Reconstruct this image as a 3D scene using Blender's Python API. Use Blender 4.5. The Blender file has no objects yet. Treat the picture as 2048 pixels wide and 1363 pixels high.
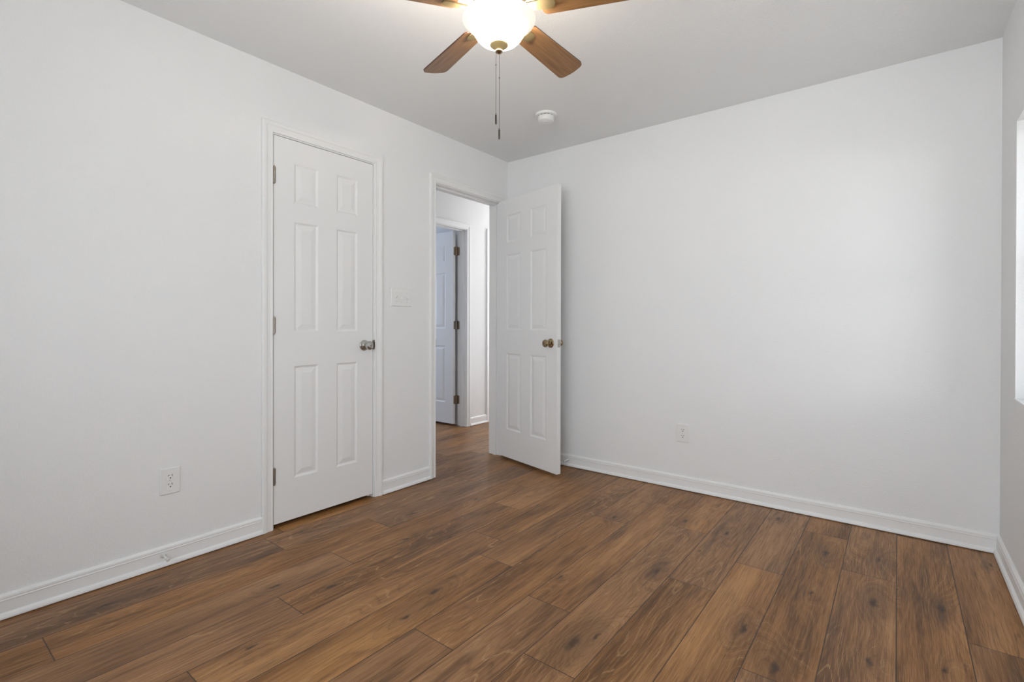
import bpy, bmesh, math, random
from mathutils import Matrix, Vector
random.seed(7)
C = bpy.context.scene.collection
S = bpy.context.scene
PI = math.pi

# ---------------------------------------------------------------- camera
CAM = Vector((2.5909, -3.2773, 1.0797))
YAW, PIT, ROL = -0.6604, -0.0042, 0.0021
fw = Vector((math.sin(YAW)*math.cos(PIT), math.cos(YAW)*math.cos(PIT), math.sin(PIT)))
rt = fw.cross(Vector((0, 0, 1))).normalized()
up = rt.cross(fw)
r2 = rt*math.cos(ROL) + up*math.sin(ROL)
u2 = -rt*math.sin(ROL) + up*math.cos(ROL)
cd = bpy.data.cameras.new('camera')
cam = bpy.data.objects.new('camera', cd); C.objects.link(cam)
m = Matrix((r2, u2, -fw)).transposed().to_4x4(); m.translation = CAM
cam.matrix_world = m
cd.sensor_width = 36; cd.lens = 994.9/2048*36; cd.shift_y = -(681.5-653.3)/2048
cd.clip_start = 0.02
S.camera = cam

# ---------------------------------------------------------------- colour management, world, lights
S.view_settings.view_transform = 'Standard'; S.view_settings.look = 'None'
S.view_settings.gamma = 1; S.view_settings.use_curve_mapping = False
S.view_settings.exposure = 0.52
W_, H_, D_ = 2.974, 2.44, 3.876       # room: width (x), height, depth (-y)
world = bpy.data.worlds.new('daylight'); S.world = world; world.use_nodes = True
nt = world.node_tree; nt.nodes.clear()
out = nt.nodes.new('ShaderNodeOutputWorld'); bg = nt.nodes.new('ShaderNodeBackground')
tc = nt.nodes.new('ShaderNodeTexCoord'); sx = nt.nodes.new('ShaderNodeSeparateXYZ')
mr = nt.nodes.new('ShaderNodeMapRange'); cr = nt.nodes.new('ShaderNodeValToRGB')
nt.links.new(tc.outputs['Generated'], sx.inputs[0]); nt.links.new(sx.outputs['Z'], mr.inputs[0])
mr.inputs[1].default_value = -0.15; mr.inputs[2].default_value = 0.15
nt.links.new(mr.outputs[0], cr.inputs[0]); nt.links.new(cr.outputs[0], bg.inputs[0])
cr.color_ramp.elements[0].color = (0.90, 0.90, 0.86, 1); cr.color_ramp.elements[1].color = (0.80, 0.88, 1.0, 1)
bg.inputs[1].default_value = 2.7
nt.links.new(bg.outputs[0], out.inputs[0])

def area(name, loc, direction, sx_, sy_, power, col):
    l = bpy.data.lights.new(name, 'AREA'); l.shape = 'RECTANGLE'; l.size = sx_; l.size_y = sy_
    l.energy = power; l.color = col
    o = bpy.data.objects.new(name, l); C.objects.link(o); o.location = loc
    o.rotation_euler = Vector(direction).to_track_quat('-Z', 'Y').to_euler()
    return o
# daylight entering at the right window
area('window_daylight_right', (W_+0.55, -0.95, 1.35), (-1, 0.0, 0.05), 1.2, 1.3, 15, (0.93, 0.97, 1.0))
area('rear_fill_light', (1.95, -D_-0.15, 1.35), (-0.16, 1, 0.17), 1.7, 1.12, 38, (0.90, 0.955, 1.0)).data.spread = math.radians(150)  # added light outside the unseen rear window, brightens back and side walls
# sunlit ground and neighbouring wall outside, shining in low through the right window
area('sunlit_yard_bounce', (W_+2.0, -2.9, 1.42), (-2.1, 2.2, 0.05), 1.7, 0.4, 34, (1.0, 0.99, 0.98))
area('window_daylight_far_room', (-3.85, -0.25, 1.45), (1, 0, 0.05), 1.0, 1.1, 24, (0.66, 0.79, 1.0))
# hall ceiling lamp, beyond the doorway to the right
l = bpy.data.lights.new('hall_lamp', 'POINT'); l.energy = 5; l.shadow_soft_size = 0.12; l.color = (1.0, 0.985, 0.97)
o = bpy.data.objects.new('hall_lamp', l); C.objects.link(o); o.location = (-0.50, 1.75, 2.22)
# light panel added before the hall's closed far end to brighten its wall
area('hall_fill', (-0.57, 2.36, 1.25), (0, -1, 0), 0.8, 2.0, 12, (0.99, 0.99, 1.0))

# ---------------------------------------------------------------- helpers
def tag(o, label=None, cat=None, group=None, kind=None):
    if label: o['label'] = label
    if cat: o['category'] = cat
    if group: o['group'] = group
    if kind: o['kind'] = kind
    return o
def empty(name, loc, label=None, cat=None, group=None, kind=None, rotz=0):
    o = bpy.data.objects.new(name, None); C.objects.link(o); o.location = loc; o.rotation_euler = (0, 0, rotz)
    o.empty_display_size = 0.05
    return tag(o, label, cat, group, kind)
def obj(name, bm, mat, parent=None, smooth=False, loc=None):
    me = bpy.data.meshes.new(name)
    bmesh.ops.recalc_face_normals(bm, faces=bm.faces)
    bm.to_mesh(me); bm.free()
    me.materials.append(mat)
    if smooth:
        for p in me.polygons: p.use_smooth = True
        try: me.set_sharp_from_angle(angle=math.radians(35))
        except Exception: pass
    o = bpy.data.objects.new(name, me); C.objects.link(o)
    if parent: o.parent = parent
    if loc: o.location = loc
    return o
def box(bm, x0, x1, y0, y1, z0, z1, bev=0):
    vs = [bm.verts.new((x, y, z)) for x in (x0, x1) for y in (y0, y1) for z in (z0, z1)]
    fs = [(0, 1, 3, 2), (4, 6, 7, 5), (0, 4, 5, 1), (2, 3, 7, 6), (0, 2, 6, 4), (1, 5, 7, 3)]
    ff = [bm.faces.new([vs[i] for i in f]) for f in fs]
    if bev:
        es = list({e for f in ff for e in f.edges})
        bmesh.ops.bevel(bm, geom=es, offset=bev, segments=2, affect='EDGES', profile=0.6)
def lathe(bm, prof, seg=32, M=None, cap=True):
    """prof: list of (r, z) revolved about z; M optional matrix"""
    M = M or Matrix.Identity(4)
    rings = []
    for r, z in prof:
        if r < 1e-6: rings.append([bm.verts.new(M @ Vector((0, 0, z)))])
        else: rings.append([bm.verts.new(M @ Vector((r*math.cos(2*PI*i/seg), r*math.sin(2*PI*i/seg), z))) for i in range(seg)])
    for a, b in zip(rings, rings[1:]):
        for i in range(seg):
            j = (i+1) % seg
            if len(a) == 1 and len(b) == 1: continue
            if len(a) == 1: bm.faces.new((a[0], b[i], b[j]))
            elif len(b) == 1: bm.faces.new((a[i], a[j], b[0]))
            else: bm.faces.new((a[i], a[j], b[j], b[i]))
    if cap:
        for rg in (rings[0], rings[-1]):
            if len(rg) > 2: bm.faces.new(rg)
def tube(bm, pts, r, seg=8):
    pts = [Vector(p) for p in pts]; rings = []
    for i, p in enumerate(pts):
        d = (pts[min(i+1, len(pts)-1)] - pts[max(i-1, 0)]).normalized()
        a = d.orthogonal().normalized() if not rings else (lastn - d*lastn.dot(d)).normalized()
        lastn = a; b = d.cross(a)
        rings.append([bm.verts.new(p + (a*math.cos(2*PI*k/seg) + b*math.sin(2*PI*k/seg))*r) for k in range(seg)])
    for A, B in zip(rings, rings[1:]):
        for k in range(seg): bm.faces.new((A[k], A[(k+1) % seg], B[(k+1) % seg], B[k]))
    bm.faces.new(rings[0]); bm.faces.new(rings[-1])
def axis_to(direction, loc=(0, 0, 0)):
    M = Vector(direction).to_track_quat('Z', 'Y').to_matrix().to_4x4(); M.translation = loc
    return M

# ---------------------------------------------------------------- materials
def mat(name, col, rough=0.5, metal=0.0, spec=0.5, bump=None, aniso=None):
    mt = bpy.data.materials.new(name); mt.use_nodes = True; t = mt.node_tree
    b = t.nodes['Principled BSDF']
    b.inputs['Base Color'].default_value = (*col, 1); b.inputs['Roughness'].default_value = rough
    b.inputs['Metallic'].default_value = metal; b.inputs['Specular IOR Level'].default_value = spec
    if bump:
        sc, st, dist, det = bump
        n = t.nodes.new('ShaderNodeTexNoise'); n.inputs['Scale'].default_value = sc; n.inputs['Detail'].default_value = det
        g = t.nodes.new('ShaderNodeNewGeometry'); t.links.new(g.outputs['Position'], n.inputs['Vector'])
        bp = t.nodes.new('ShaderNodeBump'); bp.inputs['Strength'].default_value = st; bp.inputs['Distance'].default_value = dist
        t.links.new(n.outputs['Fac'], bp.inputs['Height']); t.links.new(bp.outputs[0], b.inputs['Normal'])
    return mt
M_WALL = mat('wall_paint', (0.868, 0.87, 0.870), 0.75, spec=0.25, bump=(130, 0.35, 0.004, 2))
M_CEIL = mat('ceiling_paint', (0.868, 0.872, 0.872), 0.9, spec=0.1, bump=(120, 0.4, 0.005, 3))
M_TRIM = mat('trim_paint', (0.88, 0.88, 0.875), 0.38, spec=0.4)
M_DOOR = mat('door_paint', (0.868, 0.87, 0.868), 0.42, spec=0.4, bump=(300, 0.05, 0.001, 2))
M_DARK = mat('dark_void', (0.03, 0.025, 0.02), 0.9)
M_PLASTIC = mat('white_plastic', (0.86, 0.86, 0.85), 0.35)
M_SLOT = mat('dark_slot', (0.02, 0.02, 0.02), 0.6)
M_NICKEL = mat('satin_nickel', (0.50, 0.485, 0.46), 0.28, 1.0)
M_BRASS = mat('antique_brass', (0.36, 0.27, 0.16), 0.25, 1.0)
M_FBRASS = mat('fan_brass', (0.24, 0.18, 0.085), 0.62, 0.6)
M_FINIAL = mat('finial_glow_brass', (0.62, 0.47, 0.22), 0.55, 0.45)  # fan brass made lighter to imitate the bowl's glow on the finial
M_HINGE = mat('worn_hinge_metal', (0.33, 0.29, 0.25), 0.35, 0.9)
M_HINGEB = mat('brassy_hinge_metal', (0.36, 0.28, 0.21), 0.4, 0.9)
M_CHAIN = mat('dark_chain', (0.07, 0.055, 0.045), 0.4, 0.7)
M_RUBBER = mat('clear_white_rubber', (0.72, 0.72, 0.70), 0.4)
M_VINYL = mat('window_vinyl', (0.85, 0.85, 0.85), 0.35)

def glass_mat():
    mt = bpy.data.materials.new('window_glass'); mt.use_nodes = True; t = mt.node_tree; t.nodes.clear()
    o_ = t.nodes.new('ShaderNodeOutputMaterial'); mx = t.nodes.new('ShaderNodeMixShader')
    a = t.nodes.new('ShaderNodeBsdfTransparent'); g = t.nodes.new('ShaderNodeBsdfGlossy'); g.inputs['Roughness'].default_value = 0.02
    mx.inputs[0].default_value = 0.06
    t.links.new(a.outputs[0], mx.inputs[1]); t.links.new(g.outputs[0], mx.inputs[2]); t.links.new(mx.outputs[0], o_.inputs[0])
    return mt
M_GLASS = glass_mat()
def screen_mat():
    mt = bpy.data.materials.new('dimming_screen_mesh'); mt.use_nodes = True; t = mt.node_tree; t.nodes.clear()
    o_ = t.nodes.new('ShaderNodeOutputMaterial'); mx = t.nodes.new('ShaderNodeMixShader')
    a = t.nodes.new('ShaderNodeBsdfTransparent'); g = t.nodes.new('ShaderNodeBsdfDiffuse'); g.inputs['Color'].default_value = (0.05, 0.05, 0.05, 1)
    mx.inputs[0].default_value = 0.45
    t.links.new(a.outputs[0], mx.inputs[1]); t.links.new(g.outputs[0], mx.inputs[2]); t.links.new(mx.outputs[0], o_.inputs[0])
    return mt
M_SCREEN = screen_mat()  # half-transparent sheet that cuts the light at the windows

# fan bowl: frosted glass lit by the bulbs within (bulb light strongest low in the bowl, the flared rim dimmer)
def bowl_mat():
    mt = bpy.data.materials.new('lit_frosted_glass'); mt.use_nodes = True; t = mt.node_tree
    b = t.nodes['Principled BSDF']; b.inputs['Base Color'].default_value = (0.80, 0.72, 0.58, 1); b.inputs['Roughness'].default_value = 0.35
    g = t.nodes.new('ShaderNodeTexCoord'); s = t.nodes.new('ShaderNodeSeparateXYZ'); t.links.new(g.outputs['Object'], s.inputs[0])
    cmb = t.nodes.new('ShaderNodeCombineXYZ'); t.links.new(s.outputs[0], cmb.inputs[0]); t.links.new(s.outputs[1], cmb.inputs[1])
    ln = t.nodes.new('ShaderNodeVectorMath'); ln.operation = 'LENGTH'; t.links.new(cmb.outputs[0], ln.inputs[0])
    r = t.nodes.new('ShaderNodeMapRange'); r.inputs[1].default_value = 0.070; r.inputs[2].default_value = 0.104
    r.inputs[3].default_value = 14; r.inputs[4].default_value = 0.42
    t.links.new(ln.outputs['Value'], r.inputs[0])
    b.inputs['Emission Color'].default_value = (1.0, 0.93, 0.83, 1)
    t.links.new(r.outputs[0], b.inputs['Emission Strength'])
    return mt
M_BOWL = bowl_mat()

# blades: stained wood with fine grain along the blade's length
def blade_mat():
    mt = bpy.data.materials.new('stained_blade_wood'); mt.use_nodes = True; t = mt.node_tree
    b = t.nodes['Principled BSDF']; b.inputs['Roughness'].default_value = 0.38; b.inputs['Specular IOR Level'].default_value = 0.4
    g = t.nodes.new('ShaderNodeTexCoord'); mp = t.nodes.new('ShaderNodeMapping'); mp.inputs['Scale'].default_value = (6, 110, 40)
    t.links.new(g.outputs['Object'], mp.inputs[0])
    n = t.nodes.new('ShaderNodeTexNoise'); n.inputs['Scale'].default_value = 1; n.inputs['Detail'].default_value = 4; t.links.new(mp.outputs[0], n.inputs['Vector'])
    r = t.nodes.new('ShaderNodeValToRGB'); t.links.new(n.outputs['Fac'], r.inputs[0]); t.links.new(r.outputs[0], b.inputs['Base Color'])
    r.color_ramp.elements[0].position = 0.3; r.color_ramp.elements[0].color = (0.20, 0.100, 0.038, 1)
    r.color_ramp.elements[1].position = 0.75; r.color_ramp.elements[1].color = (0.36, 0.185, 0.074, 1)
    return mt
M_BLADE = blade_mat()

# ---------------------------------------------------------------- floor
PW, PL, SX = 0.1935, 1.333, 0.074
KNOTS = [(2.065,-0.174,1),(2.322,-0.499,1.3),(2.523,-0.431,1),(2.16,-1.38,1.3),(2.519,-0.881,1.5),(2.521,-1.317,1.0),
 (2.286,-1.534,1.5),(2.725,-0.775,1.2),(2.317,-0.956,.8),(1.756,-1.168,1.1),(1.891,-0.557,1),(1.665,-0.524,1.1),(2.927,-0.181,.7),
 (1.336,-0.719,1),(2.712,-1.218,.8),(1.844,-0.848,.6),(1.721,-1.819,1.7),(1.452,-1.472,.9),(1.113,-1.88,1.3),(1.159,-2.071,.9),
 (0.748,-2.117,.9),(0.795,-1.479,.8),(0.4,-1.389,.9),(0.637,-1.632,.8),(0.242,-1.746,.6),(1.768,-1.74,.7),
 (0.189,-2.731,1),(0.186,-2.581,.8),(0.566,-2.259,.9),(0.885,-2.502,.8),(0.526,-0.979,.7),(0.889,-0.834,.6)]
def floor_mat():
    mt = bpy.data.materials.new('oak_plank_floor'); mt.use_nodes = True; t = mt.node_tree; L = t.links.new
    b = t.nodes['Principled BSDF']
    def N(k, **kw):
        n = t.nodes.new(k)
        for a, v in kw.items(): setattr(n, a, v)
        return n
    def put(sock, v):
        if hasattr(v, 'links') or isinstance(v, bpy.types.NodeSocket): L(v, sock)
        else: sock.default_value = v
    def M(op, a, b_=None, c=None, clamp=False):
        n = N('ShaderNodeMath', operation=op); n.use_clamp = clamp; put(n.inputs[0], a)
        if b_ is not None: put(n.inputs[1], b_)
        if c is not None: put(n.inputs[2], c)
        return n.outputs[0]
    def noise(x, y, z, sx_, sy_, det=2, rough=0.5, dist=0):
        c = N('ShaderNodeCombineXYZ'); L(M('MULTIPLY', x, sx_), c.inputs[0]); L(M('MULTIPLY', y, sy_), c.inputs[1]); put(c.inputs[2], z)
        n = N('ShaderNodeTexNoise'); n.inputs['Scale'].default_value = 1; n.inputs['Detail'].default_value = det
        n.inputs['Roughness'].default_value = rough; n.inputs['Distortion'].default_value = dist; L(c.outputs[0], n.inputs['Vector'])
        return n.outputs['Fac']
    def rng(v, a, b_, c=0.0, d=1.0, smooth=True):
        n = N('ShaderNodeMapRange'); n.interpolation_type = 'SMOOTHSTEP' if smooth else 'LINEAR'
        put(n.inputs[0], v)
        for i, q in enumerate((a, b_, c, d)): n.inputs[i+1].default_value = q
        return n.outputs[0]
    def mix(fac, a, b_, mode='MIX'):
        n = N('ShaderNodeMix', data_type='RGBA', blend_type=mode); put(n.inputs[0], fac)
        for s, v in ((n.inputs[6], a), (n.inputs[7], b_)):
            if isinstance(v, tuple): s.default_value = (*v, 1)
            else: L(v, s)
        return n.outputs[2]
    uv = N('ShaderNodeUVMap', uv_map='plank'); s = N('ShaderNodeSeparateXYZ'); L(uv.outputs[0], s.inputs[0]); U, V = s.outputs[0], s.outputs[1]
    at = N('ShaderNodeAttribute', attribute_name='tone'); s2 = N('ShaderNodeSeparateColor'); L(at.outputs['Color'], s2.inputs[0])
    ra, rb, rc = s2.outputs[0], s2.outputs[1], s2.outputs[2]
    gx = M('MULTIPLY_ADD', ra, 7.0, U); gy = M('MULTIPLY_ADD', rb, 13.0, V); gz = M('MULTIPLY', rc, 9.0)
    geo = N('ShaderNodeNewGeometry')
    # position warped a little so that knots are ragged, not round
    wn = N('ShaderNodeTexNoise'); wn.inputs['Scale'].default_value = 38; wn.inputs['Detail'].default_value = 3; L(geo.outputs['Position'], wn.inputs['Vector'])
    ws = N('ShaderNodeVectorMath', operation='MULTIPLY_ADD'); L(wn.outputs['Color'], ws.inputs[0]); ws.inputs[1].default_value = (0.022, 0.05, 0); L(geo.outputs['Position'], ws.inputs[2])
    wo = N('ShaderNodeVectorMath', operation='SUBTRACT'); L(ws.outputs[0], wo.inputs[0]); wo.inputs[1].default_value = (0.011, 0.025, 0)
    knot_ring = None; knot_core = None
    for (kx, ky, ks) in KNOTS:
        sb = N('ShaderNodeVectorMath', operation='SUBTRACT'); L(wo.outputs[0], sb.inputs[0]); sb.inputs[1].default_value = (kx, ky, 0)
        ml = N('ShaderNodeVectorMath', operation='MULTIPLY'); L(sb.outputs[0], ml.inputs[0]); ml.inputs[1].default_value = (1, 0.36, 0)
        ln = N('ShaderNodeVectorMath', operation='LENGTH'); L(ml.outputs[0], ln.inputs[0]); d = ln.outputs['Value']
        r1 = M('MULTIPLY', M('POWER', 2.718, M('MULTIPLY', M('MULTIPLY', d, d), -1/(0.055*ks**.5)**2)), 2.6*ks)
        c1 = rng(d, 0.002*ks, 0.0145*ks, 1.0, 0.0)
        knot_ring = r1 if knot_ring is None else M('ADD', knot_ring, r1)
        knot_core = c1 if knot_core is None else M('MAXIMUM', knot_core, c1)
    low = noise(gx, gy, gz, 5.5, 0.9, 2, 0.45)
    mid = noise(gx, gy, gz, 30, 3.0, 3, 0.55)
    streak = noise(gx, gy, gz, 90, 2.2, 3, 0.6)
    fine = noise(gx, gy, gz, 420, 11, 2, 0.6)
    wob = noise(gx, gy, gz, 60, 22, 2, 0.6)
    F = M('ADD', M('ADD', M('MULTIPLY', gx, 16.0), M('MULTIPLY', low, 15.0)), M('ADD', knot_ring, M('MULTIPLY', wob, 0.32)))
    ring = M('PINGPONG', F, 0.5)                      # 0..0.5 triangle
    ring_l = rng(ring, 0.40, 0.50)                    # thin pale lines
    ring_d = rng(ring, 0.14, 0.0)                     # thin dark lines
    figure = rng(noise(gx, gy, M('ADD', gz, 3.0), 4.5, 1.0, 1), 0.42, 0.62)
    figure = M('MAXIMUM', figure, rng(knot_ring, 0.3, 1.6, 0, 0.9))
    ramp = N('ShaderNodeValToRGB')
    base_v = M('ADD', M('MULTIPLY', low, 0.45), M('ADD', M('MULTIPLY', mid, 0.25), M('MULTIPLY', streak, 0.30)))
    L(base_v, ramp.inputs[0]); e = ramp.color_ramp.elements
    e[0].position = 0.39; e[0].color = (0.128, 0.056, 0.020, 1)
    e[1].position = 0.63; e[1].color = (0.410, 0.212, 0.094, 1)
    k = ramp.color_ramp.elements.new(0.5); k.color = (0.268, 0.128, 0.052, 1)
    col = ramp.outputs[0]
    col = mix(M('MULTIPLY', M('MULTIPLY', ring_l, figure), rng(fine, 0.4, 0.6, 0.35, 0.9)), col, (0.42, 0.25, 0.125))
    col = mix(M('MULTIPLY', M('MULTIPLY', ring_d, figure), 0.40), col, (0.075, 0.035, 0.015))
    col = mix(rng(fine, 0.50, 0.70, 0, 0.42), col, (0.42, 0.24, 0.12))
    col = mix(rng(fine, 0.50, 0.30, 0, 0.42), col, (0.075, 0.036, 0.016))
    # dark mineral patches
    patch = rng(noise(gx, gy, M('ADD', gz, 8.0), 17, 2.2, 3, 0.6), 0.54, 0.74, 0, 0.62)
    col = mix(patch, col, (0.070, 0.034, 0.016))
    col = mix(M('MULTIPLY', rng(knot_ring, 0.6, 3.2, 0, 0.45), 1.0), col, (0.105, 0.050, 0.022))
    kn = M('MULTIPLY', knot_core, rng(wob, 0.25, 0.5, 0.55, 1.0))
    col = mix(M('MULTIPLY', kn, 0.88), col, (0.035, 0.018, 0.010))
    # plank to plank tone
    hs = N('ShaderNodeHueSaturation'); L(col, hs.inputs['Color'])
    hs.inputs['Hue'].default_value = 0.502
    L(M('MULTIPLY_ADD', rc, 0.12, 0.98), hs.inputs['Saturation']); L(M('MULTIPLY_ADD', ra, 0.20, 0.93), hs.inputs['Value'])
    col = hs.outputs[0]
    # seams
    du = M('MINIMUM', U, M('SUBTRACT', PW, U)); dv = M('MINIMUM', V, M('SUBTRACT', PL, V))
    sd = M('MINIMUM', du, dv)
    seam = rng(sd, 0.0007, 0.0025, 1.0, 0.0)
    col = mix(M('MULTIPLY', seam, 0.88), col, (0.028, 0.015, 0.009))
    L(col, b.inputs['Base Color'])
    L(rng(fine, 0.3, 0.7, 0.46, 0.33, False), b.inputs['Roughness'])
    b.inputs['Specular IOR Level'].default_value = 0.36
    hgt = M('ADD', M('MULTIPLY', fine, 0.25), M('ADD', M('MULTIPLY', rng(sd, 0.0, 0.003), 1.6), M('MULTIPLY', streak, 0.15)))
    bp = N('ShaderNodeBump'); bp.inputs['Strength'].default_value = 0.35; bp.inputs['Distance'].default_value = 0.0012
    L(hgt, bp.inputs['Height']); L(bp.outputs[0], b.inputs['Normal'])
    return mt
M_FLOOR = floor_mat()
JOINT = {0: -2.065, 1: -1.586, 2: -1.943, 3: -2.293, 4: -1.345, 5: -1.525, 6: -0.763, 7: -0.338, 8: -0.63, 9: -1.185,
         10: -0.861, 11: -0.265, 12: -0.64, 13: -1.37, 14: -0.987}
X0, X1, Y0, Y1 = -4.1, W_+0.0, -D_, 2.4
bm = bmesh.new(); uvl = bm.loops.layers.uv.new('plank'); cl = bm.loops.layers.float_color.new('tone')
k = math.floor((X0-SX)/PW)
while SX + k*PW < X1:
    xa, xb = max(SX+k*PW, X0), min(SX+(k+1)*PW, X1)
    j = JOINT.get(k, random.uniform(-2, 0)); n = math.floor((Y0-j)/PL)
    while j + n*PL < Y1:
        ya, yb = max(j+n*PL, Y0), min(j+(n+1)*PL, Y1)
        if yb-ya > 1e-4:
            vs = [bm.verts.new(p) for p in ((xa, ya, 0), (xb, ya, 0), (xb, yb, 0), (xa, yb, 0))]
            f = bm.faces.new(vs); rn = (random.random(), random.random(), random.random(), 1)
            for lp in f.loops:
                lp[uvl].uv = (lp.vert.co.x-(SX+k*PW), lp.vert.co.y-(j+n*PL)); lp[cl] = rn
        n += 1
    k += 1
me = bpy.data.meshes.new('floor'); bm.to_mesh(me); bm.free(); me.materials.append(M_FLOOR)
fl = bpy.data.objects.new('floor', me); C.objects.link(fl)
tag(fl, 'brown oak plank floor with dark knots running through the room and hall', 'floor', kind='structure')

# ---------------------------------------------------------------- walls
def slab_x(bm, x0, x1, y0, y1, holes, h=H_):
    """wall slab between x0..x1 running y0..y1 with openings (ya, yb, za, zb)"""
    cur = y0
    for ya, yb, za, zb in sorted(holes):
        box(bm, x0, x1, cur, ya, 0, h)
        if za > 0: box(bm, x0, x1, ya, yb, 0, za)
        if zb < h: box(bm, x0, x1, ya, yb, zb, h)
        cur = yb
    box(bm, x0, x1, cur, y1, 0, h)
def slab_y(bm, y0, y1, x0, x1, holes, h=H_):
    cur = x0
    for xa, xb, za, zb in sorted(holes):
        box(bm, cur, xa, y0, y1, 0, h)
        if za > 0: box(bm, xa, xb, y0, y1, 0, za)
        if zb < h: box(bm, xa, xb, y0, y1, zb, h)
        cur = xb
    box(bm, cur, x1, y0, y1, 0, h)
WT = 0.12
CL = (-1.984, -1.355, 2.077)        # closet opening y0,y1,head
EN = (-0.825, -0.095, 2.077)        # entry opening
FR = (-0.145, 0.572, 2.077)         # far room opening across the hall
FR2 = (0.960, 1.675, 2.077)          # next doorway along the hall
JT = 0.018
def jh(o): return (o[0]-JT, o[1]+JT, 0, o[2]+JT)
HX = -1.015
bm = bmesh.new(); slab_x(bm, -WT, 0, -D_, 2.4, [jh(CL), jh(EN)])
tag(obj('wall_left', bm, M_WALL), 'white textured wall on the left with closet door and doorway', 'wall', kind='structure')
bm = bmesh.new(); slab_y(bm, 0, 0.12, 0, W_, [])
tag(obj('wall_back', bm, M_WALL), 'blank white textured wall behind the open door', 'wall', kind='structure')
WN1 = (-1.32, -0.373, 0.775, 1.925)
bm = bmesh.new(); slab_x(bm, W_, W_+0.14, -D_, 0.12, [WN1])
tag(obj('wall_right', bm, M_WALL), 'white wall at the right edge with the window recess', 'wall', kind='structure')
WN2 = (1.10, 2.80, 0.775, 1.925)
bm = bmesh.new(); slab_y(bm, -D_-0.14, -D_, -WT, W_+0.14, [WN2])
tag(obj('wall_front', bm, M_WALL), 'white wall behind the camera with an added window', 'wall', kind='structure')
bm = bmesh.new(); slab_x(bm, HX-WT, HX, -1.22, 2.4, [jh(FR), jh(FR2)])
tag(obj('wall_hall', bm, M_WALL), 'brightly lit white hall wall seen through the doorway', 'wall', kind='structure')
bm = bmesh.new(); box(bm, HX-WT, -WT, -1.32, -1.22, 0, H_); tag(obj('wall_hall_end', bm, M_WALL), 'white end wall of the hall', 'wall', kind='structure')
bm = bmesh.new(); box(bm, HX-WT, 0, 2.4, 2.5, 0, H_); tag(obj('wall_hall_far', bm, M_WALL), 'white far wall of the hall', 'wall', kind='structure')
bm = bmesh.new(); box(bm, -0.82, -0.72, -2.3, -1.32, 0, H_); box(bm, -0.82, -WT, -2.3, -2.2, 0, H_)
tag(obj('wall_closet', bm, M_WALL), 'white inner walls of the closet', 'wall', kind='structure')
bm = bmesh.new(); box(bm, -4.1, HX-WT, 0.605, 0.80, 0, H_); box(bm, -4.1, HX-WT, -2.5, -2.4, 0, H_); box(bm, -4.2, -4.1, -2.5, 0.8, 0, H_); box(bm, HX-WT, HX-WT+0.10, -2.5, -1.32, 0, H_)
tag(obj('wall_far_room', bm, M_WALL), 'walls of the dim room across the hall', 'wall', kind='structure')
bm = bmesh.new(); box(bm, -4.2, W_+0.14, -D_-0.14, 2.5, H_, H_+0.12)
tag(obj('ceiling', bm, M_CEIL), 'white textured ceiling', 'ceiling', kind='structure')

# ---------------------------------------------------------------- trim
# frames: F(a, z, h) -> world; a along the wall, h off the wall
def fx(x, s): return lambda a, z, h: (x+s*h, a, z)
def fy(y, s): return lambda a, z, h: (a, y+s*h, z)
CAS = [(0.0, 0.0), (0.0, 0.009), (0.003, 0.011), (0.010, 0.011), (0.013, 0.0095), (0.030, 0.012), (0.036, 0.0155), (0.047, 0.0165), (0.054, 0.0155), (0.0565, 0.012), (0.0565, 0.0)]
def casing(bm, fr, a0, a1, zt):
    a0 -= 0.006; a1 += 0.006; zt += 0.006
    cols = []
    for u, h in CAS:
        cols.append([bm.verts.new(fr(*p)) for p in ((a0-u, 0.001, h), (a0-u, zt+u, h), (a1+u, zt+u, h), (a1+u, 0.001, h))])
    for A, B in zip(cols, cols[1:]):
        for i in range(3): bm.faces.new((A[i], A[i+1], B[i+1], B[i]))
    for i in (0, 3): bm.faces.new([c[i] for c in cols])
def bprof(s=1): return [(0.0, 0.0), (0.024, 0.002), (0.024, 0.008), (0.021, 0.016), (0.012, 0.022), (0.012, 0.062), (0.0135, 0.066), (0.0115, 0.070), (0.0125, 0.074), (0.0115, 0.080), (0.005, 0.087), (0.0, 0.088)]
def baseboard(name, fr, a0, a1, label, m0=0, m1=0):
    """m0/m1: mitre (1 = inside corner shortening with h)"""
    bm = bmesh.new(); pr = bprof()
    A = [bm.verts.new(fr(a0+m0*h, z+0.002, h)) for h, z in pr]; B = [bm.verts.new(fr(a1-m1*h, z+0.002, h)) for h, z in pr]
    for i in range(len(pr)-1): bm.faces.new((A[i], A[i+1], B[i+1], B[i]))
    bm.faces.new((A[-1], A[0], B[0], B[-1])); bm.faces.new(A); bm.faces.new(B)
    return tag(obj(name, bm, M_TRIM), label, 'baseboard', kind='structure')
co = 0.0625
baseboard('baseboard_left', fx(0, 1), -D_, CL[0]-co, 'white baseboard along the left wall, left of the closet door', 1, 0)
baseboard('baseboard_between_doors', fx(0, 1), CL[1]+co, EN[0]-co, 'short white baseboard between closet door and doorway')
baseboard('baseboard_back', fy(0, -1), 0, W_, 'white baseboard along the back wall', 1, 1)
baseboard('baseboard_right', fx(W_, -1), -D_, 0, 'white baseboard along the right wall', 1, 1)
baseboard('baseboard_front', fy(-D_, 1), 0, W_, 'white baseboard behind the camera', 1, 1)
baseboard('baseboard_hall', fx(HX, 1), FR[1]+co, FR2[0]-co, 'short white baseboard in the hall')
baseboard('baseboard_far_room', fy(0.605, -1), -4.1, HX-WT-0.75, 'baseboard in the room across the hall')

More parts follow.
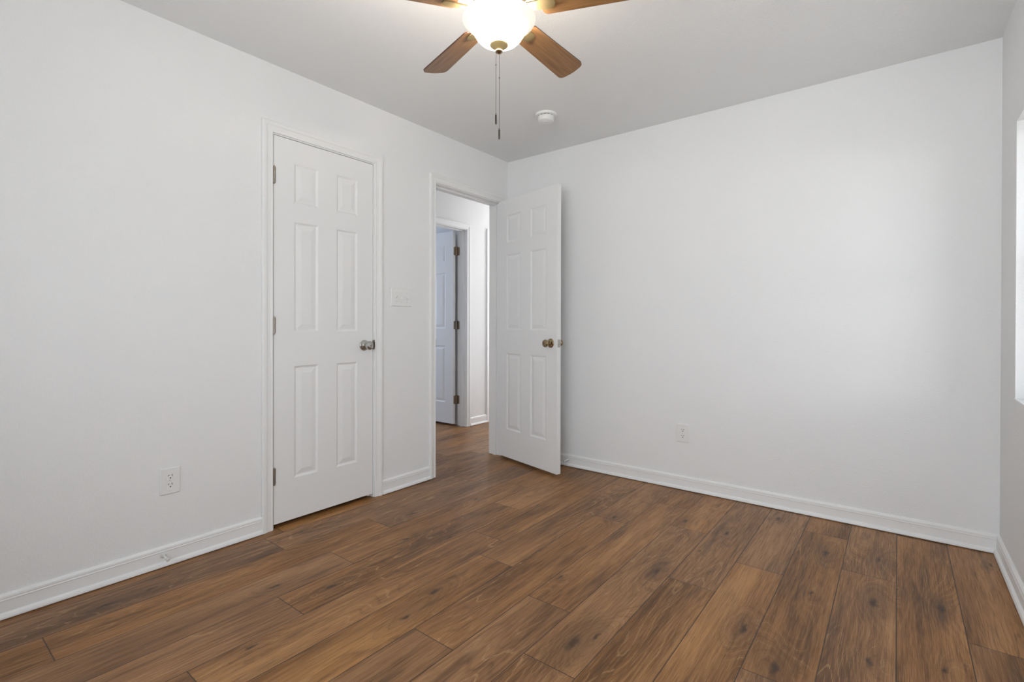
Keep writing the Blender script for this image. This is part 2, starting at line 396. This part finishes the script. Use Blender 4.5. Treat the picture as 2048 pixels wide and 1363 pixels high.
def doorframe(name, x0, x1, o, label, stop=None, faces=(1, -1)):
    """jambs, head, stop and casings of an opening in an x wall slab x0..x1 ; stop = (xa, xb)"""
    bm = bmesh.new(); y0, y1, zt = o
    box(bm, x0-0.001, x1+0.001, y0-JT, y0, 0.001, zt+JT); box(bm, x0-0.001, x1+0.001, y1, y1+JT, 0.001, zt+JT); box(bm, x0-0.001, x1+0.001, y0, y1, zt, zt+JT)
    if stop:
        a, b_ = stop; box(bm, a, b_, y0, y0+0.011, 0.001, zt); box(bm, a, b_, y1-0.011, y1, 0.001, zt); box(bm, a, b_, y0+0.011, y1-0.011, zt-0.011, zt)
    if 1 in faces: casing(bm, fx(x1+0.0005, 1), y0, y1, zt)
    if -1 in faces: casing(bm, fx(x0-0.0005, -1), y0, y1, zt)
    return tag(obj(name, bm, M_TRIM), label, 'door frame', kind='structure')
doorframe('trim_1', -WT, 0, CL, 'white casing around the closed closet door', (-0.074, -0.040))
t2 = doorframe('trim_2', -WT, 0, EN, 'white casing and jamb of the doorway to the hall', (-0.074, -0.040))
bm = bmesh.new(); box(bm, -0.030, 0.0045, EN[0], EN[0]+0.0016, 0.918, 0.976, 0.0004); box(bm, -0.024, -0.010, EN[0]+0.0016, EN[0]+0.0018, 0.934, 0.962)
obj('strike_plate', bm, M_HINGE, t2)
doorframe('trim_3', HX-WT, HX, FR, 'white casing of the doorway across the hall', (HX-0.075, HX-0.040))
doorframe('trim_4', HX-WT, HX, FR2, 'edge of a second white door casing farther along the hall', (HX-0.075, HX-0.040))

# ---------------------------------------------------------------- six panel door leaf (local: a = 0..w along +X, thickness y -t..0, z 0..h)
RING = [(0.0, 0.0), (0.003, 0.0008), (0.009, 0.0046), (0.013, 0.0060), (0.017, 0.0058), (0.040, 0.0012), (0.043, 0.0008)]
def leaf_bm(w, h, t=0.035):
    st = 0.111 if w < 0.65 else 0.114; mu = 0.115
    pw = (w-2*st-mu)/2
    xs = [0, st, st+pw, st+pw+mu, w-st, w]
    zs = [0, 0.221, 0.831, 1.014, 1.614, 1.711, 1.929, h]
    bm = bmesh.new()
    for side in (0, 1):
        def P(x, z, d): return (x, -d if side == 0 else -t+d, z)
        for i in range(5):
            for j in range(7):
                xa, xb, za, zb = xs[i], xs[i+1], zs[j], zs[j+1]
                if i in (1, 3) and j in (1, 3, 5):
                    rings = []
                    for ins, dp in RING:
                        rings.append([bm.verts.new(P(*q, dp)) for q in ((xa+ins, za+ins), (xb-ins, za+ins), (xb-ins, zb-ins), (xa+ins, zb-ins))])
                    for A, B in zip(rings, rings[1:]):
                        for q in range(4): bm.faces.new((A[q], A[(q+1) % 4], B[(q+1) % 4], B[q]))
                    bm.faces.new(rings[-1])
                else:
                    bm.faces.new([bm.verts.new(P(*q, 0)) for q in ((xa, za), (xb, za), (xb, zb), (xa, zb))])
    for q in (((0, 0), (0, h)), ((w, 0), (w, h)), ((0, 0), (w, 0)), ((0, h), (w, h))):
        (xa, za), (xb, zb) = q
        # split the rim the same way as the faces so the weld is watertight
        if xa == xb: segs = [((xa, z0), (xa, z1)) for z0, z1 in zip(zs, zs[1:])]
        else: segs = [((x0, za), (x1, za)) for x0, x1 in zip(xs, xs[1:])]
        for (a, b_), (c, d) in segs:
            bm.faces.new([bm.verts.new(p) for p in ((a, 0, b_), (c, 0, d), (c, -t, d), (a, -t, b_))])
    bmesh.ops.remove_doubles(bm, verts=bm.verts, dist=0.0001)
    return bm
ROSE = [(0.0, 0.0), (0.033, 0.0), (0.033, 0.003), (0.029, 0.008), (0.016, 0.011), (0.0125, 0.014), (0.011, 0.022), (0.012, 0.030), (0.020, 0.037), (0.0265, 0.046), (0.0275, 0.053), (0.024, 0.061), (0.015, 0.066), (0.008, 0.0665), (0.007, 0.0645), (0.0, 0.0645)]
def knob(parent, x, z, y, d, mt, label=None):
    bm = bmesh.new(); lathe(bm, ROSE, 32, axis_to((0, d, 0), (x, y, z)), cap=False)
    k_ = obj('door_knob', bm, mt, parent, True)
    if label: k_['label'] = label
    bm = bmesh.new(); box(bm, x-0.0045, x+0.0045, y+d*0.0650 - 0.0008, y+d*0.0650+0.0008, z-0.0015, z+0.0015, 0.0004)
    obj('knob_slot', bm, M_SLOT, k_)
    return k_
def hinge(parent, M, mt, label=None, leafdirs=()):
    """M maps local (knuckle along z) to the parent's frame"""
    bm = bmesh.new(); lathe(bm, [(0.0, -0.047), (0.003, -0.047), (0.0045, -0.0445), (0.0062, -0.044), (0.0062, 0.044), (0.0045, 0.0445), (0.003, 0.047), (0.0, 0.047)], 14, M, cap=False)
    for z in (-0.0265, -0.009, 0.009, 0.0265):
        pass
    h_ = obj('hinge', bm, mt, parent, True)
    if label: h_['label'] = label
    for ld in leafdirs:
        (ax, ay), (bx, by), th = ld
        bm = bmesh.new(); d = Vector((bx-ax, by-ay, 0)); n = Vector((-d.y, d.x, 0)).normalized()*th/2
        pts = []
        zz = 0.0445; rr = 0.008; L_ = d.length
        prof = [(0, -zz), (L_-rr, -zz), (L_-rr*0.3, -zz+rr*0.3), (L_, -zz+rr), (L_, zz-rr), (L_-rr*0.3, zz-rr*0.3), (L_-rr, zz), (0, zz)]
        dn = d.normalized(); a = Vector((ax, ay, 0))
        F_ = [bm.verts.new(M @ (a+dn*u+n+Vector((0, 0, z)))) for u, z in prof]; G_ = [bm.verts.new(M @ (a+dn*u-n+Vector((0, 0, z)))) for u, z in prof]
        bm.faces.new(F_); bm.faces.new(G_)
        for i in range(len(prof)): bm.faces.new((F_[i], F_[(i+1) % 8], G_[(i+1) % 8], G_[i]))
        obj('hinge_leaf', bm, mt, h_)
    return h_
def latch(parent, w, z, t, side_bolt=True):
    bm = bmesh.new(); box(bm, w, w+0.0015, -t/2-0.0125, -t/2+0.0125, z-0.028, z+0.028, 0.0005)
    p = obj('latch_plate', bm, M_NICKEL, parent)
    bm = bmesh.new()
    v = [bm.verts.new(q) for q in ((w, -t/2-0.007, z-0.008), (w, -t/2+0.007, z-0.008), (w, -t/2+0.007, z+0.008), (w, -t/2-0.007, z+0.008),
                                   (w+0.011, -t/2-0.006, z-0.008), (w+0.003, -t/2+0.007, z-0.008), (w+0.003, -t/2+0.007, z+0.008), (w+0.011, -t/2-0.006, z+0.008))]
    for f in ((0, 1, 2, 3), (4, 5, 6, 7), (0, 1, 5, 4), (1, 2, 6, 5), (2, 3, 7, 6), (3, 0, 4, 7)): bm.faces.new([v[i] for i in f])
    obj('latch_bolt', bm, M_NICKEL, p)

# closet door: closed; local X -> +y world, local y=0 face -> room side
def make_door(name, w, h, loc, rotz, label):
    r = empty(name, loc, label, 'door', kind='structure', rotz=rotz)
    obj('door_leaf', leaf_bm(w, h), M_DOOR, r, False)
    return r
# closet: hinge pin at the left (y=-1.981), leaf runs +y.  rotz=90deg: local X->+y, local Y->-x ; front face should be +x: use local y=-t side as room side
d1 = make_door('door_1', 0.623, 2.050, (-0.036, -1.981, 0.024), PI/2, 'closed white six-panel closet door with nickel knob on the left wall')
knob(d1, 0.623-0.062, 0.928, -0.035, -1, M_NICKEL, 'satin nickel round knob')
bm = bmesh.new(); box(bm, 0.620, 0.6255, -0.0365, -0.012, 0.902, 0.957, 0.0006)
obj('latch_plate', bm, M_HINGE, d1)
for z in (0.255, 1.05, 1.84):
    hinge(d1, Matrix.Translation((-0.0015, -0.0415, z)), M_HINGE, None, [((0.0, 0.002), (0.010, 0.0045), 0.0025)])
bm = bmesh.new(); box(bm, 0.0005, 0.010, CL[1]+0.0003, CL[1]+0.004, 0.925, 0.985, 0.0004); box(bm, 0.004, 0.010, CL[1]+0.0003, CL[1]+0.010, 0.938, 0.972, 0.0004)
sp = obj('strike_plate', bm, M_HINGE, d1); sp.matrix_parent_inverse = d1.matrix_basis.inverted() if False else Matrix.Identity(4)
sp.location = d1.matrix_basis.inverted() @ Vector((0, 0, 0)); sp.rotation_euler = (0, 0, -PI/2)

# entry door: open into the room
ENT = empty('door_2', (0.016, EN[1]-0.004, 0.024), 'open white six-panel door swung into the room with antique brass knob', 'door', kind='structure', rotz=math.radians(-14.5))
lf = obj('door_leaf', leaf_bm(0.705, 2.050), M_DOOR, ENT); 
W2 = 0.705; LX = 0.004; LY = -0.005
lf.location = (LX, LY, 0)
kz = 0.925
k1 = knob(ENT, LX+W2-0.066, kz, LY-0.035, -1, M_BRASS, 'antique brass round knob on the visible face')
k2 = knob(ENT, LX+W2-0.066, kz, LY, 1, M_BRASS)
bm = bmesh.new(); box(bm, W2, W2+0.0015, -0.0300, -0.0050, kz-0.028, kz+0.028, 0.0005)
p_ = obj('latch_plate', bm, M_NICKEL, ENT, False, (LX, LY, 0))
bm = bmesh.new(); box(bm, W2, W2+0.011, -0.024, -0.011, kz-0.009, kz+0.009, 0.003); obj('latch_bolt', bm, M_NICKEL, p_)
for z in (0.255, 1.05, 1.84):
    hinge(ENT, Matrix.Translation((0, 0, z)), M_HINGE)

# far room door: opened 90 degrees into the far room
FD = empty('door_3', (HX-WT-0.008, FR[1]+0.0, 0.024), 'white six-panel door standing open in the room across the hall', 'door', kind='structure', rotz=PI)
# local X -> -x world ; local y -> -y world. leaf occupies local y 0.02..0.055
lf = obj('door_leaf', leaf_bm(0.705, 2.050), M_DOOR, FD); lf.location = (0.004, 0.060, 0)
for i, z in enumerate((0.255, 1.05, 1.84)):
    hinge(FD, Matrix.Translation((0.0, 0.013, z)), M_HINGEB if i != 1 else M_HINGE, None,
          [((0.003, 0.005), (0.003, 0.036), 0.003), ((-0.004, -0.0105), (-0.036, -0.0105), 0.003)])
# next hall door, closed
d4 = make_door('door_4', 0.709, 2.050, (HX-WT+0.037+0.0, FR2[0]+0.004, 0.024), PI/2, 'closed white door farther along the hall')

# ---------------------------------------------------------------- windows
def window_x(name, x_in, a0, a1, z0, z1, label):
    r = empty(name, (x_in, (a0+a1)/2, z0), label, 'window', kind='structure')
    r_ = Vector(r.location)
    def ob(nm, bm, mt, par=r):
        bmesh.ops.translate(bm, verts=bm.verts, vec=-r_); return obj(nm, bm, mt, par)
    bm = bmesh.new(); x0, x1 = x_in+0.07, x_in+0.13; fwd = 0.035
    box(bm, x0, x1, a0, a0+fwd, z0, z1); box(bm, x0, x1, a1-fwd, a1, z0, z1); box(bm, x0, x1, a0+fwd, a1-fwd, z0, z0+fwd); box(bm, x0, x1, a0+fwd, a1-fwd, z1-fwd, z1)
    ob('window_frame', bm, M_VINYL)
    zm = (z0+z1)/2
    for (b0, b1, xs_) in ((z0+fwd, zm+0.015, x0+0.006), (zm-0.015, z1-fwd, x0+0.032)):
        bm = bmesh.new(); s_ = 0.03; A, B = a0+fwd, a1-fwd
        box(bm, xs_, xs_+0.022, A, A+s_, b0, b1); box(bm, xs_, xs_+0.022, B-s_, B, b0, b1); box(bm, xs_, xs_+0.022, A+s_, B-s_, b0, b0+s_); box(bm, xs_, xs_+0.022, A+s_, B-s_, b1-s_, b1)
        sh = ob('sash', bm, M_VINYL)
        bm = bmesh.new(); box(bm, xs_+0.009, xs_+0.013, A+s_, B-s_, b0+s_, b1-s_); g = obj('pane', (bmesh.ops.translate(bm, verts=bm.verts, vec=-r_), bm)[1], M_GLASS, sh)
    bm = bmesh.new(); box(bm, x_in-0.004, x_in+0.07, a0+0.001, a1-0.001, z0-0.004, z0+0.004); ob('window_sill', bm, M_TRIM)
    bm = bmesh.new(); box(bm, x1-0.004, x1-0.003, a0+fwd, a1-fwd, z0+fwd, z1-fwd); ob('dimming_screen', bm, M_SCREEN)  # unseen full-height screen, added to dim light on the window recess
    return r
w1 = window_x('window_1', W_, WN1[0], WN1[1], WN1[2], WN1[3], 'bright window recess cut off by the right edge of the photo')
# unseen rear window, added for its light, built in the same way then turned to the rear wall
w2 = window_x('window_added_rear', 0.0, -(WN2[1]-WN2[0])/2, (WN2[1]-WN2[0])/2, WN2[2], WN2[3], 'unseen window added behind the camera for its light')
w2.location = ((WN2[0]+WN2[1])/2, -D_, WN2[2]); w2.rotation_euler = (0, 0, -PI/2)

# ---------------------------------------------------------------- ceiling fan
FC = Vector((1.491, -1.938, 0))
fan = empty('ceiling_fan', (FC.x, FC.y, H_), 'five-blade brown ceiling fan with lit frosted bowl and two pull chains', 'ceiling fan')
def fz(z): return z-H_
bm = bmesh.new(); lathe(bm, [(0.0, 0), (0.075, 0), (0.078, -0.02), (0.070, -0.05), (0.045, -0.065), (0.0, -0.065)], 40, cap=False); obj('ceiling_canopy', bm, M_FBRASS, fan, True)
bm = bmesh.new(); lathe(bm, [(0.0, -0.06), (0.06, -0.062), (0.095, -0.085), (0.108, -0.12), (0.112, -0.17), (0.104, -0.205), (0.085, -0.225), (0.07, -0.235), (0.0, -0.235)], 40, cap=False)
obj('motor_housing', bm, M_FBRASS, fan, True)
bm = bmesh.new(); lathe(bm, [(0.0, -0.234), (0.082, -0.234), (0.082, -0.250), (0.072, -0.262), (0.060, -0.27), (0.060, -0.292), (0.0, -0.292)], 36, cap=False)
obj('switch_housing', bm, M_FBRASS, fan, True)
# bowl
outer = [(0.1245, fz(2.143)), (0.1262, fz(2.138)), (0.1255, fz(2.132)), (0.120, fz(2.124)), (0.111, fz(2.116)), (0.102, fz(2.108)), (0.0945, fz(2.100)), (0.0895, fz(2.091)), (0.0855, fz(2.080)), (0.079, fz(2.067)), (0.068, fz(2.054)), (0.053, fz(2.044)), (0.035, fz(2.038)), (0.015, fz(2.0355))]
outer = [(r, fz(2.143)-(fz(2.143)-z)*0.865) for r, z in outer]
inner = [(r-0.004, z+0.003) for r, z in outer[::-1][1:-2]] + [(0.1205, fz(2.143))]
bm = bmesh.new(); lathe(bm, outer + inner, 56, cap=False)
obj('glass_bowl', bm, M_BOWL, fan, True)
bm = bmesh.new(); lathe(bm, [(r, z+0.0145) for r, z in [(0.0, fz(2.040)), (0.024, fz(2.0395)), (0.0315, fz(2.0375)), (0.032, fz(2.0345)), (0.028, fz(2.031)), (0.020, fz(2.027)), (0.0125, fz(2.0235)), (0.0095, fz(2.021)), (0.0095, fz(2.017)), (0.0, fz(2.017))]], 32, cap=False)
fn = obj('finial', bm, M_FINIAL, fan, True)
bm = bmesh.new(); lathe(bm, [(r, z+0.0145) for r, z in [(0.0, fz(2.019)), (0.0095, fz(2.019)), (0.0130, fz(2.017)), (0.0132, fz(2.013)), (0.010, fz(2.009)), (0.004, fz(2.006)), (0.0, fz(2.0055))]], 32, cap=False)
obj('finial_knob', bm, M_BRASS, fn, True)
# bulbs in the bowl's open top
for i in range(2):
    a = math.radians(40+180*i)
    bm = bmesh.new(); lathe(bm, [(0.0, 0.03), (0.012, 0.028), (0.013, 0.0), (0.022, -0.02), (0.027, -0.038), (0.023, -0.054), (0.0, -0.062)], 20,
        Matrix.Translation((0.062*math.cos(a), 0.062*math.sin(a), fz(2.135))) , cap=False)
    mb = bpy.data.materials.get('lit_bulb') or mat('lit_bulb', (0.9, 0.85, 0.75), 0.4)
    mb.node_tree.nodes['Principled BSDF'].inputs['Emission Color'].default_value = (1.0, 0.84, 0.62, 1)
    mb.node_tree.nodes['Principled BSDF'].inputs['Emission Strength'].default_value = 8
    obj('bulb', bm, mb, fan, True)
for i, (dx, dy) in enumerate(((0.088, 0.03), (-0.06, -0.075), (-0.03, 0.088))):
    l = bpy.data.lights.new('fan_lamp', 'POINT'); l.energy = 4.4; l.shadow_soft_size = 0.022; l.color = (1.0, 0.925, 0.83)
    o = bpy.data.objects.new('fan_lamp', l); C.objects.link(o); o.location = (FC.x+dx*0.9, FC.y+dy*0.9, 2.150)
# blades
TH0 = math.radians(91.2); BR, BWD, BZ, BP = 0.512, 0.114, 2.166, math.radians(-15)
def blade_outline():
    pts = []; rc = 0.026; w0, w1 = 0.092/2, BWD/2; x0, x1 = 0.150, BR
    # root end (rounded), outer end (rounded corners with slight bow)
    n = 8
    for i in range(n+1):
        a = PI/2 * i/n; pts.append((x1-rc-0.004+rc*math.sin(a), w1-rc+rc*math.cos(a)))
    for i in range(1, 8):
        t_ = i/8; y_ = (w1-rc)*(1-2*t_); pts.append((x1-0.004+0.004*(1-(y_/(w1-rc))**2), y_))
    for i in range(n+1):
        a = PI/2 * i/n; pts.append((x1-rc-0.004+rc*math.cos(a), -(w1-rc)-rc*math.sin(a)))
    rr = 0.020
    for i in range(n+1):
        a = PI/2*i/n; pts.append((x0+rr-rr*math.sin(a), -(w0-rr)-rr*math.cos(a)))
    for i in range(n+1):
        a = PI/2*i/n; pts.append((x0+rr-rr*math.cos(a), (w0-rr)+rr*math.sin(a)))
    return pts
def extrude(bm, pts, z0, z1, M=None, bev=0.0):
    M = M or Matrix.Identity(4)
    A = [bm.verts.new(M @ Vector((x, y, z0))) for x, y in pts]; B = [bm.verts.new(M @ Vector((x, y, z1))) for x, y in pts]
    bm.faces.new(A); bm.faces.new(B)
    for i in range(len(pts)): j = (i+1) % len(pts); bm.faces.new((A[i], A[j], B[j], B[i]))
# blade iron: arm from the hub flaring to a rounded plate with two lobes
iron_half = [(0.080, 0.020), (0.105, 0.017), (0.125, 0.016), (0.145, 0.019), (0.160, 0.0225), (0.175, 0.0235), (0.186, 0.0215), (0.194, 0.016), (0.198, 0.008)]
iron = iron_half + [(0.199, 0.0)] + [(x, -y) for x, y in iron_half[::-1]]
bme = bpy.data.meshes
first = None
for i in range(5):
    th = TH0 + i*2*PI/5
    M = Matrix.Rotation(th, 4, 'Z'); 
    R_ = Matrix.Rotation(BP, 4, 'X')
    if first is None:
        bm = bmesh.new(); extrude(bm, blade_outline(), -0.003, 0.003)
        bl = obj('fan_blade', bm, M_BLADE, fan)
        bl.data.materials.append(mat('blade_edge_stain', (0.075, 0.032, 0.016), 0.4))
        for p in bl.data.polygons:
            if len(p.vertices) == 4: p.material_index = 1
        bm = bmesh.new(); extrude(bm, iron, -0.0075, -0.0032)
        ir = obj('blade_iron', bm, M_FBRASS, bl)
        first = (bl, ir)
    else:
        bl = first[0].copy(); C.objects.link(bl); bl.parent = fan
        ir = first[1].copy(); C.objects.link(ir); ir.parent = bl
    MM = Matrix.Translation((0, 0, fz(BZ))) @ M @ R_
    bl.matrix_local = MM
    # arm between hub and iron
# pull chains with fobs
def chain(x, y, ztop, zlink, zend, foblen, label):
    bm = bmesh.new(); z = ztop
    while z > zend+foblen+0.006:
        lathe(bm, [(0.0, 0.0011), (0.0008, 0.0008), (0.0011, 0), (0.0008, -0.0008), (0.0, -0.0011)], 6, Matrix.Translation((x, y, fz(z))), cap=False)
        z -= 0.0033
    tube(bm, [(x, y, fz(ztop)), (x, y, fz(zend+foblen+0.004))], 0.0003, 5)
    c_ = obj('pull_chain', bm, M_CHAIN, fan, True); c_['label'] = label
    bm = bmesh.new(); lathe(bm, [(0.0, 0.003), (0.0015, 0.002), (0.0019, 0), (0.0015, -0.002), (0.0, -0.003)], 10, Matrix.Translation((x, y, fz(zlink))), cap=False)
    obj('chain_connector', bm, M_CHAIN, c_, True)
    L_ = foblen
    bm = bmesh.new(); lathe(bm, [(0.0, fz(zend+L_+0.006)), (0.0015, fz(zend+L_+0.005)), (0.0015, fz(zend+L_)), (0.0029, fz(zend+L_-0.001)), (0.0032, fz(zend+L_-0.004)), (0.0032, fz(zend+0.002)), (0.0022, fz(zend)), (0.0, fz(zend))], 14, cap=False,
        M=Matrix.Translation((x, y, 0)))
    obj('chain_fob', bm, M_CHAIN, c_, True)
# camera right vector on the floor plane
rx, ry = rt.x, rt.y
chain(-0.0105*rx, -0.0105*ry, 2.026, 1.982, 1.7765, 0.033, 'shorter pull chain with a dark metal fob')
chain(0.0012*rx, 0.0012*ry, 2.021, 1.937, 1.724, 0.034, 'longer pull chain with a dark metal fob')

# ---------------------------------------------------------------- smoke detector
sd = empty('smoke_detector', (0.785, -0.598, H_), 'round white smoke detector on the ceiling', 'smoke detector')
bm = bmesh.new(); lathe(bm, [(0.0, 0), (0.069, 0), (0.0695, -0.006), (0.067, -0.011), (0.061, -0.0135), (0.054, -0.0145), (0.0, -0.0145)], 48, cap=False); obj('mounting_base', bm, M_PLASTIC, sd, True)
bm = bmesh.new(); lathe(bm, [(0.0, -0.014), (0.0515, -0.014), (0.0515, -0.0185), (0.0, -0.0185)], 48, cap=False); obj('vent_gap', bm, M_SLOT, sd, True)
bm = bmesh.new(); lathe(bm, [(0.0, -0.0180), (0.0535, -0.0180), (0.0545, -0.0225), (0.0530, -0.036), (0.0505, -0.0455), (0.044, -0.050), (0.036, -0.051), (0.034, -0.0495), (0.031, -0.0495), (0.029, -0.0515), (0.0, -0.0525)], 48, cap=False)
cv = obj('cover', bm, M_PLASTIC, sd, True)
bm = bmesh.new(); lathe(bm, [(0.0, -0.0515), (0.013, -0.0515), (0.012, -0.0545), (0.0, -0.0552)], 24, Matrix.Translation((0.004, -0.010, 0)), cap=False); obj('test_button', bm, M_PLASTIC, sd, True)
for i in range(14):
    a = 2*PI*i/14
    bm = bmesh.new(); box(bm, 0.0505, 0.0555, -0.003, 0.003, -0.0182, -0.0143); bmesh.ops.rotate(bm, verts=bm.verts, cent=(0, 0, 0), matrix=Matrix.Rotation(a, 3, 'Z')); obj('vent_rib', bm, M_PLASTIC, sd)

# ---------------------------------------------------------------- electrical plates (local: x across, y off the wall, z up)
def plate_bm(w, h, th=0.0055):
    bm = bmesh.new(); b = 0.003
    A = [bm.verts.new((x, 0, z)) for x, z in ((-w/2, -h/2), (w/2, -h/2), (w/2, h/2), (-w/2, h/2))]
    B = [bm.verts.new((x, th*0.55, z)) for x, z in ((-w/2, -h/2), (w/2, -h/2), (w/2, h/2), (-w/2, h/2))]
    D = [bm.verts.new((x, th, z)) for x, z in ((-w/2+b, -h/2+b), (w/2-b, -h/2+b), (w/2-b, h/2-b), (-w/2+b, h/2-b))]
    for P_, Q_ in ((A, B), (B, D)):
        for i in range(4): bm.faces.new((P_[i], P_[(i+1) % 4], Q_[(i+1) % 4], Q_[i]))
    bm.faces.new(A); bm.faces.new(D)
    return bm
def prism_y(bm, pts, y0, y1):
    A = [bm.verts.new((x, y0, z)) for x, z in pts]; B = [bm.verts.new((x, y1, z)) for x, z in pts]
    bm.faces.new(A); bm.faces.new(B)
    for i in range(len(pts)): j = (i+1) % len(pts); bm.faces.new((A[i], A[j], B[j], B[i]))
def screw(parent, x, z, y):
    bm = bmesh.new(); lathe(bm, [(0.0, 0.0), (0.0032, 0.0), (0.003, 0.0008), (0.0, 0.001)], 14, axis_to((0, 1, 0), (x, y, z)), cap=False)
    s_ = obj('screw', bm, M_PLASTIC, parent, True)
    bm = bmesh.new(); box(bm, x-0.0026, x+0.0026, y+0.0008, y+0.0013, z-0.0005, z+0.0005); obj('screw_slot', bm, M_SLOT, s_)
def outlet(loc, rotz, w, label):
    r = empty('wall_outlet', loc, label, 'power outlet', 'duplex wall outlets', rotz=rotz)
    obj('cover_plate', plate_bm(w, 0.118), M_PLASTIC, r)
    for s_ in (1, -1):
        cz = s_*0.0197
        pts = []
        for i in range(40):
            a = 2*PI*i/40; x_, z_ = 0.0175*math.cos(a), 0.0175*math.sin(a); z_ = max(-0.0138, min(0.0138, z_)); pts.append((x_, cz+z_))
        bm = bmesh.new(); prism_y(bm, pts, 0.004, 0.0072)
        rc = obj('receptacle', bm, M_PLASTIC, r)
        bm = bmesh.new()
        box(bm, -0.0076, -0.0052, 0.0070, 0.0075, cz+0.0010, cz+0.0095); box(bm, 0.0052, 0.0074, 0.0070, 0.0075, cz+0.0018, cz+0.0088)
        prism_y(bm, [(0.0031*math.cos(a), cz-0.0068+0.0031*max(math.sin(a), -0.55)) for a in [2*PI*i/16 for i in range(16)]], 0.0070, 0.0075)
        obj('slots', bm, M_SLOT, rc)
    screw(r, 0, 0, 0.0055)
    return r
outlet((0.0005, -2.454, 0.375), -PI/2, 0.079, 'white duplex outlet low on the left wall, left of the closet door')
outlet((1.474, -0.0005, 0.3695), PI, 0.082, 'white duplex outlet low on the blank back wall')
sw = empty('light_switch', (0.0005, -1.1355, 1.258), 'white three-toggle light switch between closet door and doorway', 'light switch', rotz=-PI/2)
obj('cover_plate', plate_bm(0.172, 0.117), M_PLASTIC, sw)
for i, x in enumerate((-0.046, 0, 0.046)):
    bm = bmesh.new(); box(bm, x-0.0052, x+0.0052, 0.0050, 0.0058, -0.0122, 0.0122); cl_ = obj('toggle_collar', bm, M_PLASTIC, sw)
    bm = bmesh.new(); upd = -1 if i < 2 else 1
    v = [bm.verts.new(q) for q in ((x-0.0042, 0.005, -0.009), (x+0.0042, 0.005, -0.009), (x+0.0042, 0.005, 0.009), (x-0.0042, 0.005, 0.009))]
    cz = upd*0.009
    u = [bm.verts.new(q) for q in ((x-0.0034, 0.0185, cz-0.0042), (x+0.0034, 0.0185, cz-0.0042), (x+0.0034, 0.0185, cz+0.0035), (x-0.0034, 0.0185, cz+0.0035))]
    bm.faces.new(v); bm.faces.new(u)
    for q in range(4): bm.faces.new((v[q], v[(q+1) % 4], u[(q+1) % 4], u[q]))
    bmesh.ops.bevel(bm, geom=list(bm.edges), offset=0.0008, segments=2, affect='EDGES')
    obj('toggle', bm, M_PLASTIC, sw)
    screw(sw, x, 0.030, 0.0055); screw(sw, x, -0.030, 0.0055)

# ---------------------------------------------------------------- door stops on the baseboards
def doorstop(loc, d, label):
    r = empty('door_stop', loc, label, 'door stop', 'baseboard door stops')
    Mx = axis_to(d)
    bm = bmesh.new(); lathe(bm, [(0.0, 0.0), (0.0125, 0.0), (0.0125, 0.002), (0.008, 0.006), (0.005, 0.010), (0.0, 0.010)], 24, Mx, cap=False); obj('base', bm, M_RUBBER, r, True)
    bm = bmesh.new(); lathe(bm, [(0.0, 0.006), (0.0042, 0.008), (0.0042, 0.050), (0.0, 0.052)], 18, Mx, cap=False); obj('rod', bm, M_TRIM, r, True)
    bm = bmesh.new(); lathe(bm, [(0.0, 0.048), (0.0070, 0.049), (0.0080, 0.052), (0.0080, 0.059), (0.005, 0.062), (0.0, 0.0625)], 24, Mx, cap=False); obj('bumper_tip', bm, M_RUBBER, r, True)
doorstop((0.0115, -2.483, 0.052), (1, 0.0, -0.06), 'small white door stop on the left baseboard under the outlet')
doorstop((0.605, -0.0115, 0.055), (-0.10, -1, -0.08), 'small white door stop on the back baseboard beside the open door')
